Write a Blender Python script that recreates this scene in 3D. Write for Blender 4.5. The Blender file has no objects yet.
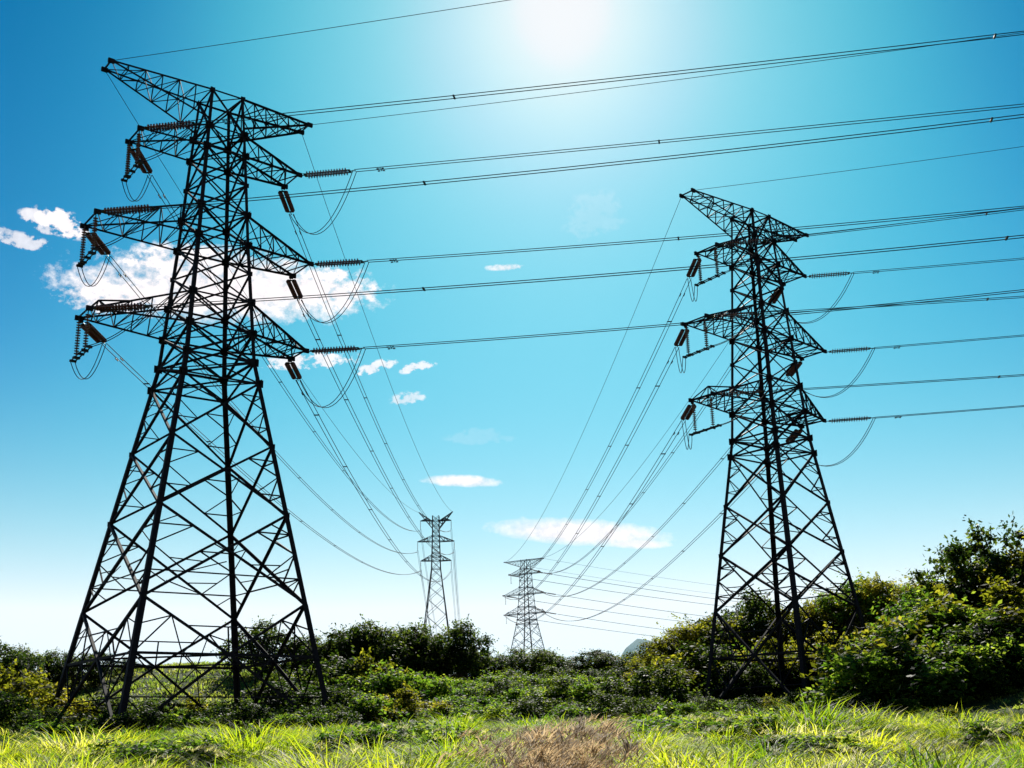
import bpy, math, random
import numpy as np
from mathutils import Vector, Matrix

SC = bpy.context.scene
COL = SC.collection
R_ = math.radians

# ------------------------------------------------------------------ camera
F_PX, PITCH, ROLL = 1162.35, 0.29674, 0.02539
_c, _s = math.cos(PITCH), math.sin(PITCH)
FWD = Vector((0, _c, _s)); UP0 = Vector((0, -_s, _c)); RT0 = Vector((1, 0, 0))
RIGHT = RT0 * math.cos(ROLL) - UP0 * math.sin(ROLL)
UP = RT0 * math.sin(ROLL) + UP0 * math.cos(ROLL)
cam_d = bpy.data.cameras.new('camera'); cam = bpy.data.objects.new('camera', cam_d); COL.objects.link(cam)
cam_d.sensor_width = 36; cam_d.lens = F_PX * 36 / 1024; cam_d.clip_start = 0.1; cam_d.clip_end = 20000
cam.matrix_world = Matrix(((RIGHT.x, UP.x, -FWD.x, 0), (RIGHT.y, UP.y, -FWD.y, 0), (RIGHT.z, UP.z, -FWD.z, 0), (0, 0, 0, 1)))
SC.camera = cam

def ray(px, py):
    return (FWD + RIGHT * ((px - 512) / F_PX) + UP * ((384 - py) / F_PX))
def at(px, py, Y):
    """the point of the place at distance Y (metres along the ground) that lies on a measured line of sight"""
    d = ray(px, py); return d * (Y / d.y)

# ------------------------------------------------------------------ sky and sun
SUN_DIR = ray(560, -38).normalized()
SUN_EL = math.asin(SUN_DIR.z); SUN_AZ = math.atan2(SUN_DIR.x, SUN_DIR.y)
W = bpy.data.worlds.new('World'); SC.world = W; W.use_nodes = True
NT = W.node_tree
for n in list(NT.nodes): NT.nodes.remove(n)
def nn(t, **k):
    n = NT.nodes.new(t)
    for a, b in k.items(): setattr(n, a, b)
    return n
def lk(a, b): NT.links.new(a, b)
def mth(op, a, b=None, clamp=False):
    n = nn('ShaderNodeMath', operation=op, use_clamp=clamp)
    for i, v in enumerate((a, b)):
        if v is None: continue
        if isinstance(v, (int, float)): n.inputs[i].default_value = v
        else: lk(v, n.inputs[i])
    return n.outputs[0]
sky = nn('ShaderNodeTexSky', sky_type='NISHITA', sun_disc=False, sun_elevation=SUN_EL, sun_rotation=SUN_AZ,
         altitude=50, air_density=1.0, dust_density=0.7, ozone_density=2.0)
# colour response of the sky: deep cyan above, white towards the sun and the horizon
BG_STR = 0.085
SKY_R = [(.034, .002), (.07, .036), (.15, .14), (.227, .25), (.3, .40), (.37, .58), (.42, .76), (.456, .92)]
SKY_G = [(.195, .20), (.36, .50), (.503, .65), (.63, .76), (.78, .94)]
SKY_B = [(.413, .46), (.56, .68), (.723, .84), (.855, .965)]
spc = nn('ShaderNodeSeparateColor'); lk(sky.outputs[0], spc.inputs[0])
def resp(sock, gain, power, pts):
    v = mth('POWER', mth('MULTIPLY', sock, BG_STR * gain), power, False)
    fc = nn('ShaderNodeFloatCurve'); cu = fc.mapping.curves[0]
    cu.points[0].location = (0, 0); cu.points[1].location = (1, 1)
    for p in pts: cu.points.new(*p)
    fc.mapping.update(); lk(mth('MINIMUM', v, 1.0), fc.inputs['Value'])
    return mth('DIVIDE', fc.outputs[0], BG_STR)
SR = resp(spc.outputs[0], .62, 2.0, SKY_R); SG = resp(spc.outputs[1], .80, 1.35, SKY_G); SB = resp(mth('MAXIMUM', spc.outputs[2], spc.outputs[1]), .80, 1.05, SKY_B)
cbc = nn('ShaderNodeCombineColor'); lk(SR, cbc.inputs[0]); lk(SG, cbc.inputs[1]); lk(SB, cbc.inputs[2])
SKYCOL = cbc.outputs[0]
HZ_AMT, HZ_FALL = 5.6, 16.0
# clouds of the sky, by direction: azimuth and elevation
geo = nn('ShaderNodeTexCoord'); sep = nn('ShaderNodeSeparateXYZ'); lk(geo.outputs['Generated'], sep.inputs[0])
AZ = mth('ARCTAN2', sep.outputs[0], sep.outputs[1]); EL = mth('ARCSINE', sep.outputs[2])
cmb = nn('ShaderNodeCombineXYZ'); lk(AZ, cmb.inputs[0]); lk(EL, cmb.inputs[1])
def noise(scale, detail, rough, sy=1.0, seed=0.0):
    mp = nn('ShaderNodeMapping'); mp.inputs['Scale'].default_value = (1, sy, 1); mp.inputs['Location'].default_value = (0, 0, seed)
    lk(cmb.outputs[0], mp.inputs[0])
    n = nn('ShaderNodeTexNoise'); n.inputs['Scale'].default_value = scale; n.inputs['Detail'].default_value = detail
    n.inputs['Roughness'].default_value = rough; lk(mp.outputs[0], n.inputs['Vector']); return n.outputs[0]
N_PUFF = noise(84, 8, .62, 1.25, 3.1); N_WISP = noise(22, 5, .55, 3.0, 8.3)
def azel(px, py):
    d = ray(px, py).normalized(); return math.atan2(d.x, d.y), math.asin(d.z)
# (centre px, centre py, half width, half height, tilt, puffy amount, opacity)
CLOUDS = [(222, 292, 160, 42, 1, .5, 1.0), (120, 298, 62, 22, 4, .8, 1.0), (315, 292, 62, 25, 0, .9, 1.0), (185, 264, 64, 20, 4, .9, 1.0),
          (60, 224, 26, 13, -14, 2.0, 1.0), (36, 217, 16, 8, 0, 2.2, .8), (22, 242, 28, 8, -5, 2.0, .7), (8, 236, 18, 7, -8, 2.0, .5), (48, 230, 12, 5, 0, 1.8, .7),
          (505, 268, 18, 4, 0, 1.0, .75), (376, 368, 19, 6, 18, 2.0, .8), (417, 368, 16, 5, 12, 2.0, .8), (408, 399, 16, 7, 12, 1.6, .6),
          (310, 362, 42, 9, 5, 1.9, .85), (462, 482, 42, 7.5, -3, .35, .95), (578, 534, 94, 16, -5, .22, 1.0), (636, 544, 36, 7, -4, .25, .9),
          (597, 218, 30, 26, 20, 1.2, .1), (480, 438, 30, 9, 0, 1.2, .1)]
total = None
for (px, py, hw, hh, tilt, puff, op) in CLOUDS:
    a0, e0 = azel(px, py); ax, ex = azel(px + 10, py); ay, ey = azel(px, py - 10)
    sx = (ax - a0) / 10 ; sy = (ey - e0) / 10
    du = mth('SUBTRACT', AZ, a0); dv = mth('SUBTRACT', EL, e0)
    ct, st = math.cos(R_(tilt)), math.sin(R_(tilt))
    u = mth('DIVIDE', mth('ADD', mth('MULTIPLY', du, ct / sx), mth('MULTIPLY', dv, st / sy)), hw)
    v = mth('DIVIDE', mth('SUBTRACT', mth('MULTIPLY', dv, ct / sy), mth('MULTIPLY', du, st / sx)), hh)
    vneg = mth('MULTIPLY', mth('MINIMUM', v, 0.0), 1.35); v2 = mth('ADD', mth('MAXIMUM', v, 0.0), vneg)   # flatter underside
    r2 = mth('ADD', mth('MULTIPLY', u, u), mth('MULTIPLY', v2, v2))
    base = mth('SUBTRACT', 1.0, r2)
    nz = mth('MULTIPLY', mth('SUBTRACT', N_PUFF, 0.47), 4.6 * puff)
    nw = mth('MULTIPLY', mth('SUBTRACT', N_WISP, 0.5), 1.6 * puff)
    d = mth('ADD', mth('ADD', base, nz), nw)
    d = mth('MULTIPLY', d, 1.25, True)
    edge = mth('MULTIPLY', mth('ADD', mth('SUBTRACT', 1.0, r2), 0.9), 1.1, True)
    d = mth('MULTIPLY', mth('MULTIPLY', d, edge), op)
    total = d if total is None else mth('MAXIMUM', total, d)
cmix = nn('ShaderNodeMix', data_type='RGBA'); lk(total, cmix.inputs[0]); hz = mth('MULTIPLY', mth('POWER', 2.71828, mth('MULTIPLY', mth('MAXIMUM', EL, 0.0), -HZ_FALL)), HZ_AMT)   # pale air low over the horizon
hmix = nn('ShaderNodeMix', data_type='RGBA'); lk(mth('MINIMUM', hz, 1.0), hmix.inputs[0]); lk(SKYCOL, hmix.inputs[6]); hmix.inputs[7].default_value = (11.4, 11.7, 11.8, 1)
lk(hmix.outputs[2], cmix.inputs[6])
shade = nn('ShaderNodeMix', data_type='RGBA'); lk(mth('MULTIPLY', mth('SUBTRACT', N_PUFF, .3), 2.5, True), shade.inputs[0])
shade.inputs[6].default_value = (10.6, 9.7, 9.9, 1); shade.inputs[7].default_value = (14.2, 13.2, 13.2, 1)
lk(shade.outputs[2], cmix.inputs[7])
bg = nn('ShaderNodeBackground'); bg.inputs['Strength'].default_value = BG_STR * .5905
lk(cmix.outputs[2], bg.inputs['Color'])
wo = nn('ShaderNodeOutputWorld'); lk(bg.outputs[0], wo.inputs['Surface'])

sl = bpy.data.lights.new('sun', 'SUN'); sl.energy = 5.0; sl.angle = R_(0.5); sl.color = (1.0, 0.95, 0.86)
so = bpy.data.objects.new('sun', sl); COL.objects.link(so); so.rotation_euler = SUN_DIR.to_track_quat('Z', 'Y').to_euler()
so.location = (0, 0, 150)

SC.view_settings.view_transform = 'Standard'; SC.view_settings.look = 'None'
SC.view_settings.exposure = 0.76; SC.view_settings.gamma = 1.0; SC.view_settings.use_curve_mapping = False
cy = SC.cycles
cy.max_bounces = 7; cy.diffuse_bounces = 2; cy.glossy_bounces = 2; cy.transmission_bounces = 4; cy.transparent_max_bounces = 8; cy.volume_bounces = 0
cy.caustics_reflective = False; cy.caustics_refractive = False
cy.use_denoising = True
try:
    cy.denoiser = 'OPENIMAGEDENOISE'; cy.denoising_input_passes = 'RGB_ALBEDO_NORMAL'; cy.denoising_prefilter = 'ACCURATE'
except Exception: pass

HAZE_D = .00004
rng = np.random.default_rng(7); random.seed(7)

# ------------------------------------------------------------------ materials
def mat(name):
    m = bpy.data.materials.new(name); m.use_nodes = True
    t = m.node_tree
    for n in list(t.nodes): t.nodes.remove(n)
    return m, t
def mnode(t, ty, **k):
    n = t.nodes.new(ty)
    for a, b in k.items(): setattr(n, a, b)
    return n
def ramp(t, stops):
    r = mnode(t, 'ShaderNodeValToRGB'); e = r.color_ramp.elements
    while len(e) < len(stops): e.new(0.5)
    for i, (p, c) in enumerate(stops): e[i].position = p; e[i].color = (*c, 1)
    return r
def solid(name, stops, rough=.6, metal=0.0, scale=6.0, bump=0.0, spec=0.5):
    m, t = mat(name)
    tc = mnode(t, 'ShaderNodeTexCoord'); nz = mnode(t, 'ShaderNodeTexNoise'); nz.inputs['Scale'].default_value = scale
    nz.inputs['Detail'].default_value = 5; t.links.new(tc.outputs['Object'], nz.inputs['Vector'])
    r = ramp(t, stops); t.links.new(nz.outputs[0], r.inputs[0])
    p = mnode(t, 'ShaderNodeBsdfPrincipled'); p.inputs['Roughness'].default_value = rough; p.inputs['Metallic'].default_value = metal
    p.inputs['Specular IOR Level'].default_value = spec
    t.links.new(r.outputs[0], p.inputs['Base Color'])
    if bump:
        b = mnode(t, 'ShaderNodeBump'); b.inputs['Strength'].default_value = bump; t.links.new(nz.outputs[0], b.inputs['Height']); t.links.new(b.outputs[0], p.inputs['Normal'])
    o = mnode(t, 'ShaderNodeOutputMaterial'); t.links.new(p.outputs[0], o.inputs[0]); return m
def leafy(name, stops, trans, amount=.5, rough=.5, obj_var=.35, spec=.06):
    """leaf or blade: the point attribute 'tint' picks its own colour; light passes through"""
    m, t = mat(name)
    a = mnode(t, 'ShaderNodeAttribute', attribute_name='tint'); oi = mnode(t, 'ShaderNodeObjectInfo')
    ad = mnode(t, 'ShaderNodeMath', operation='MULTIPLY_ADD'); t.links.new(oi.outputs['Random'], ad.inputs[0])
    ad.inputs[1].default_value = obj_var; t.links.new(a.outputs['Fac'], ad.inputs[2])
    sb = mnode(t, 'ShaderNodeMath', operation='SUBTRACT'); t.links.new(ad.outputs[0], sb.inputs[0]); sb.inputs[1].default_value = obj_var / 2
    r = ramp(t, stops); t.links.new(sb.outputs[0], r.inputs[0])
    r2 = ramp(t, trans); t.links.new(sb.outputs[0], r2.inputs[0])
    p = mnode(t, 'ShaderNodeBsdfPrincipled'); p.inputs['Roughness'].default_value = rough; p.inputs['Specular IOR Level'].default_value = spec
    t.links.new(r.outputs[0], p.inputs['Base Color'])
    tr = mnode(t, 'ShaderNodeBsdfTranslucent'); t.links.new(r2.outputs[0], tr.inputs['Color'])
    mx = mnode(t, 'ShaderNodeMixShader'); mx.inputs[0].default_value = amount
    t.links.new(p.outputs[0], mx.inputs[1]); t.links.new(tr.outputs[0], mx.inputs[2])
    o = mnode(t, 'ShaderNodeOutputMaterial'); t.links.new(mx.outputs[0], o.inputs[0]); return m

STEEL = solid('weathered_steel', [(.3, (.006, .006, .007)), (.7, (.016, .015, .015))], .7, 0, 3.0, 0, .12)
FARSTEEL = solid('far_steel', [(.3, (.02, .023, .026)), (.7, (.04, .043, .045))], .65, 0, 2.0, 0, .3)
CERAMIC = solid('brown_porcelain', [(.3, (.075, .02, .01)), (.7, (.13, .036, .017))], .35, 0, 2.0, 0, .3)
FITTING = solid('dark_fitting', [(.3, (.02, .02, .02)), (.7, (.04, .04, .04))], .5, .6, 5)
CABLE = solid('dark_aluminium_cable', [(.3, (.014, .016, .018)), (.7, (.024, .027, .03))], .8, 0, 1.0, 0, .15)
CONCRETE = solid('concrete', [(.3, (.22, .21, .19)), (.7, (.36, .34, .31))], .9, 0, 4, .3)
BARK = solid('bark', [(.3, (.03, .022, .015)), (.7, (.09, .065, .045))], .9, 0, 14, .6, .2)
SOIL = solid('grassy_soil', [(.3, (.02, .035, .006)), (.5, (.035, .055, .01)), (.75, (.06, .075, .018))], .95, 0, .9, .4, .1)
HILL = solid('wooded_hill', [(.3, (.015, .03, .012)), (.7, (.05, .07, .03))], .95, 0, .02, .6, .1)
GRASS = leafy('grass_blade', [(0, (.012, .032, .004)), (.45, (.06, .095, .009)), (.8, (.19, .2, .022)), (1, (.5, .46, .27))],
              [(0, (.12, .28, .012)), (.45, (.5, .66, .015)), (.8, (.85, .86, .03)), (1, (.85, .78, .42))], .6, .55, 0, .14)
DRY = leafy('dry_plume', [(0, (.05, .026, .01)), (.5, (.17, .095, .04)), (1, (.46, .34, .19))],
            [(0, (.12, .05, .02)), (.5, (.34, .19, .075)), (1, (.7, .53, .3))], .5, .7, 0, .1)
BANK = leafy('bank_grass', [(0, (.03, .06, .012)), (.5, (.07, .1, .02)), (1, (.14, .14, .04))],
             [(0, (.14, .26, .03)), (.5, (.36, .48, .05)), (1, (.55, .56, .1))], .55, .5, 0, .15)
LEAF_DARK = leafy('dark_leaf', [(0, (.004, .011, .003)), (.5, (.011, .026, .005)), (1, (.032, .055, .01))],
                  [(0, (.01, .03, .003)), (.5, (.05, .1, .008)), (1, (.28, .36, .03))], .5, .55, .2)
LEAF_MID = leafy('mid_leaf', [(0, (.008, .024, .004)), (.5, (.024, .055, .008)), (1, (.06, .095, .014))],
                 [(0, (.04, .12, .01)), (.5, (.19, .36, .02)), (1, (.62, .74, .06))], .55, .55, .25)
LEAF_OLIVE = leafy('olive_leaf', [(0, (.015, .021, .003)), (.5, (.042, .048, .006)), (1, (.1, .09, .012))],
                   [(0, (.07, .09, .006)), (.5, (.31, .34, .015)), (1, (.7, .62, .045))], .55, .55, .25)

# ------------------------------------------------------------------ mesh helpers
class MB:
    def __init__(self): self.v = []; self.f = []
    def add(self, vs, fs):
        o = len(self.v); self.v.extend([tuple(p) for p in vs]); self.f.extend([tuple(i + o for i in f) for f in fs])
    def frame(self, a, b, ref=None):
        d = (b - a).normalized(); r = ref if ref is not None else Vector((0, 0, 1))
        if abs(d.dot(r.normalized())) > .96: r = Vector((1, 0.3, 0))
        e1 = d.cross(r).normalized(); e2 = d.cross(e1).normalized(); return d, e1, e2
    def angle(self, a, b, w, ref=None, flip=1):
        """steel angle section"""
        a, b = Vector(a), Vector(b)
        if (b - a).length < 1e-3: return
        d, e1, e2 = self.frame(a, b, ref); e1 = e1 * flip; t = w * .17
        pr = [(-w / 2, -w / 2), (w / 2, -w / 2), (w / 2, -w / 2 + t), (-w / 2 + t, -w / 2 + t), (-w / 2 + t, w / 2), (-w / 2, w / 2)]
        vs = [p + e1 * x + e2 * y for p in (a, b) for x, y in pr]
        self.add(vs, [(i, (i + 1) % 6, (i + 1) % 6 + 6, i + 6) for i in range(6)] + [(5, 4, 3, 2, 1, 0), (6, 7, 8, 9, 10, 11)])
    def box(self, c, ax, ay, az):
        c, ax, ay, az = map(Vector, (c, ax, ay, az))
        vs = [c + ax * i + ay * j + az * k for k in (-1, 1) for j in (-1, 1) for i in (-1, 1)]
        self.add(vs, [(0, 2, 3, 1), (4, 5, 7, 6), (0, 1, 5, 4), (2, 6, 7, 3), (0, 4, 6, 2), (1, 3, 7, 5)])
    def tube(self, pts, r, n=5):
        pts = [Vector(p) for p in pts]; vs = []
        rr = r if isinstance(r, (list, tuple)) else [r] * len(pts)
        for i, p in enumerate(pts):
            a = pts[max(i - 1, 0)]; b = pts[min(i + 1, len(pts) - 1)]
            d, e1, e2 = self.frame(a, b)
            vs += [p + (e1 * math.cos(2 * math.pi * k / n) + e2 * math.sin(2 * math.pi * k / n)) * rr[i] for k in range(n)]
        fs = [(i * n + k, i * n + (k + 1) % n, (i + 1) * n + (k + 1) % n, (i + 1) * n + k) for i in range(len(pts) - 1) for k in range(n)]
        fs += [tuple(range(n))[::-1], tuple((len(pts) - 1) * n + k for k in range(n))]
        self.add(vs, fs)
    def lathe_x(self, prof, y0=0, n=10):
        """profile (x, radius) turned about a line parallel to x at y = y0"""
        vs = [(x, y0 + r * math.cos(2 * math.pi * k / n), r * math.sin(2 * math.pi * k / n)) for x, r in prof for k in range(n)]
        m = len(prof)
        fs = [(i * n + k, (i + 1) * n + k, (i + 1) * n + (k + 1) % n, i * n + (k + 1) % n) for i in range(m - 1) for k in range(n)]
        fs += [tuple(range(n)), tuple((m - 1) * n + k for k in range(n))[::-1]]
        self.add(vs, fs)
    def build(self, name, m, parent=None):
        me = bpy.data.meshes.new(name); me.from_pydata(self.v, [], self.f); me.materials.append(m); me.update()
        o = bpy.data.objects.new(name, me); COL.objects.link(o)
        if parent: o.parent = parent
        return o
def np_mesh(name, V, Fq, m, parent=None, tint=None, link=True, sides=4):
    me = bpy.data.meshes.new(name); nv, nf = len(V), len(Fq)
    me.vertices.add(nv); me.vertices.foreach_set('co', np.ascontiguousarray(V, dtype=np.float32).ravel())
    me.loops.add(nf * sides); me.loops.foreach_set('vertex_index', np.ascontiguousarray(Fq, dtype=np.int32).ravel())
    me.polygons.add(nf); me.polygons.foreach_set('loop_start', np.arange(0, nf * sides, sides, dtype=np.int32))
    me.update(calc_edges=True); me.materials.append(m)
    if tint is not None:
        at_ = me.attributes.new('tint', 'FLOAT', 'POINT'); at_.data.foreach_set('value', np.ascontiguousarray(tint, dtype=np.float32))
    o = bpy.data.objects.new(name, me)
    if link: COL.objects.link(o)
    if parent: o.parent = parent
    return o
def tag(o, label=None, cat=None, group=None, kind=None):
    if label: o['label'] = label
    if cat: o['category'] = cat
    if group: o['group'] = group
    if kind: o['kind'] = kind
    return o
def empty(name, loc=(0, 0, 0), rz=0.0):
    o = bpy.data.objects.new(name, None); COL.objects.link(o); o.location = loc; o.rotation_euler = (0, 0, rz); o.empty_display_size = .5; return o
KIDS = {}
def copy_tree(o, kids):
    c = o.copy(); COL.objects.link(c); out = []
    for k in kids:
        d = k.copy(); COL.objects.link(d); d.parent = c; out.append(d)
    return c, out

# ------------------------------------------------------------------ ground
def sst(x):
    x = np.clip(x, 0, 1); return x * x * (3 - 2 * x)
def ground(x, y):
    x = np.asarray(x, float); y = np.asarray(y, float)
    z = -1.55 + .0235 * np.clip(y, -30, 98)
    z = z + 6.8 * sst((y - 98) / 75) + .05 * np.clip(y - 165, 0, 320) + .02 * np.clip(y - 485, 0, 300)
    z = z + 9.0 * sst((x - 20) / 46) * sst((y - 66) / 42) * (1 - .8 * sst((y - 190) / 150))
    z = z + 7 * sst((x - 60) / 80) * sst((y - 60) / 60)
    z = z + .22 * np.sin(x * .31 + 1.3) * np.cos(y * .23) + .10 * np.sin(x * .9 + y * .6)
    z = z + 3.4 * np.exp(-((x + 46) / 22) ** 2) * sst((y - 104) / 60) * (1 - sst((y - 230) / 120))
    far = sst((y - 700) / 500); z = z * (1 - far) + 12 * far
    return z
def gz(x, y): return float(ground(x, y))
gx = np.concatenate([np.linspace(-6000, -400, 24), np.linspace(-380, 380, 153), np.linspace(400, 6000, 24)])
gy = np.concatenate([np.linspace(-300, -40, 10), np.linspace(-35, 300, 135), np.linspace(306, 800, 60), np.linspace(850, 9000, 30)])
GX, GY = np.meshgrid(gx, gy); GZ = ground(GX, GY)
nx, ny = len(gx), len(gy); idx = np.arange(nx * ny).reshape(ny, nx)
quads = np.stack([idx[:-1, :-1], idx[:-1, 1:], idx[1:, 1:], idx[1:, :-1]], -1).reshape(-1, 4)
g = np_mesh('ground', np.stack([GX, GY, GZ], -1).reshape(-1, 3), quads, SOIL); tag(g, kind='structure')
# a distant blue ridge
hx = np.linspace(-3600, 3600, 161); prof = 150 + 40 * np.sin(hx * .0018 + .6) + 22 * np.sin(hx * .0048 + 2) + 10 * np.sin(hx * .015)
prof = prof + 205 * np.exp(-((hx - 462) / 135) ** 2) + 40 * np.exp(-((hx - 780) / 220) ** 2) - 30
hy = np.linspace(-1, 1, 21); HX, HY = np.meshgrid(hx, hy)
HZ = 12 + (prof[None, :]) * np.cos(HY * math.pi / 2) ** 1.3 + 8 * np.sin(HX * .02) * np.cos(HY * 9) * (1 - HY ** 2)
i2 = np.arange(161 * 21).reshape(21, 161); q2 = np.stack([i2[:-1, :-1], i2[:-1, 1:], i2[1:, 1:], i2[1:, :-1]], -1).reshape(-1, 4)
h = np_mesh('mountains', np.stack([HX, 4500 + HY * 800, HZ - 14], -1).reshape(-1, 3), q2, HILL); tag(h, kind='structure')

# the air: one even box round the whole place
hm = bpy.data.materials.new('haze'); hm.use_nodes = True; ht = hm.node_tree
for n_ in list(ht.nodes): ht.nodes.remove(n_)
pv = ht.nodes.new('ShaderNodeVolumePrincipled'); pv.inputs['Color'].default_value = (.35, .74, 1, 1); pv.inputs['Density'].default_value = HAZE_D
pv.inputs['Density Attribute'].default_value = ''; pv.inputs['Color Attribute'].default_value = ''; pv.inputs['Temperature Attribute'].default_value = ''; pv.inputs['Anisotropy'].default_value = .45
ho = ht.nodes.new('ShaderNodeOutputMaterial'); ht.links.new(pv.outputs[0], ho.inputs['Volume'])
hb = bpy.data.meshes.new('haze'); x_, y0_, y1_, z0_, z1_ = 6300, --420, 9400, -6, 440
hb.from_pydata([(sx * x_, yy, zz) for zz in (z0_, z1_) for yy in (y0_, y1_) for sx in (-1, 1)], [], [(0, 2, 3, 1), (4, 5, 7, 6), (0, 1, 5, 4), (2, 6, 7, 3), (0, 4, 6, 2), (1, 3, 7, 5)])
hb.materials.append(hm); hzo = bpy.data.objects.new('haze', hb); COL.objects.link(hzo); tag(hzo, kind='stuff')

# ------------------------------------------------------------------ lattice pylons
LEFT = dict(X=-26.2637, Y=95.0, phi=.6609, zb=.45, z6=6.6,
            z=dict(T=57.09, U2=53.33, U1=51.15, M2=45.26, M1=42.34, L2=36.88, L1=34.0, Z1=31.35, Z2=29.44, Z3=23.87, Z4=17.99, Z5=10.74),
            w=[1.477, 2.301, 3.029, 6.628, 1.834], al=[10.471, 7.685, 10.79, 10.634], ar=[8.724, 7.484, 8.792, 8.765], ew=[.855, 1.47, 1.739, 1.374])
RIGHTP = dict(X=27.6573, Y=121.4933, phi=.6909, zb=1.3, z6=7.4,
              z=dict(T=56.26, U2=53.15, U1=50.31, M2=44.74, M1=41.54, L2=36.02, L1=33.15, Z1=30.14, Z2=28.44, Z3=23.08, Z4=17.88, Z5=12.11),
              w=[1.456, 2.235, 2.882, 5.106, 1.769], al=[10.496, 8.013, 10.754, 10.644], ar=[9.282, 7.078, 9.279, 7.888], ew=[.847, 1.5, 1.6, 1.5])
ARMZ = dict(T='T', U='U1', M='M1', L='L1')
CORN = [(-1, -1), (1, -1), (1, 1), (-1, 1)]          # A B D C, around the body
def pw(P, z):
    Z, w = P['z'], P['w']
    if z < Z['Z5']: return w[3] + (Z['Z5'] - z) * (w[3] - w[2]) / (Z['Z1'] - Z['Z5'])
    return float(np.interp(z, [Z['Z5'], Z['Z1'], Z['M1'], Z['U1'], Z['T']], [w[3], w[2], w[1], w[4], w[0]]))
def L2W(P, q):
    c, s = math.cos(P['phi']), math.sin(P['phi']); return Vector((P['X'] + q[0] * c - q[1] * s, P['Y'] + q[0] * s + q[1] * c, q[2]))
def tip(P, lv, side, edge, back=0.0):
    """end of a crossarm in world space; edge -1 is the face towards the camera"""
    j = 'TUML'.index(lv); l = (P['al'] if side < 0 else P['ar'])[j] - back
    return L2W(P, (side * l, edge * P['ew'][j], P['z'][ARMZ[lv]]))
def lerp(a, b, t): return a + (b - a) * t

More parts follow.
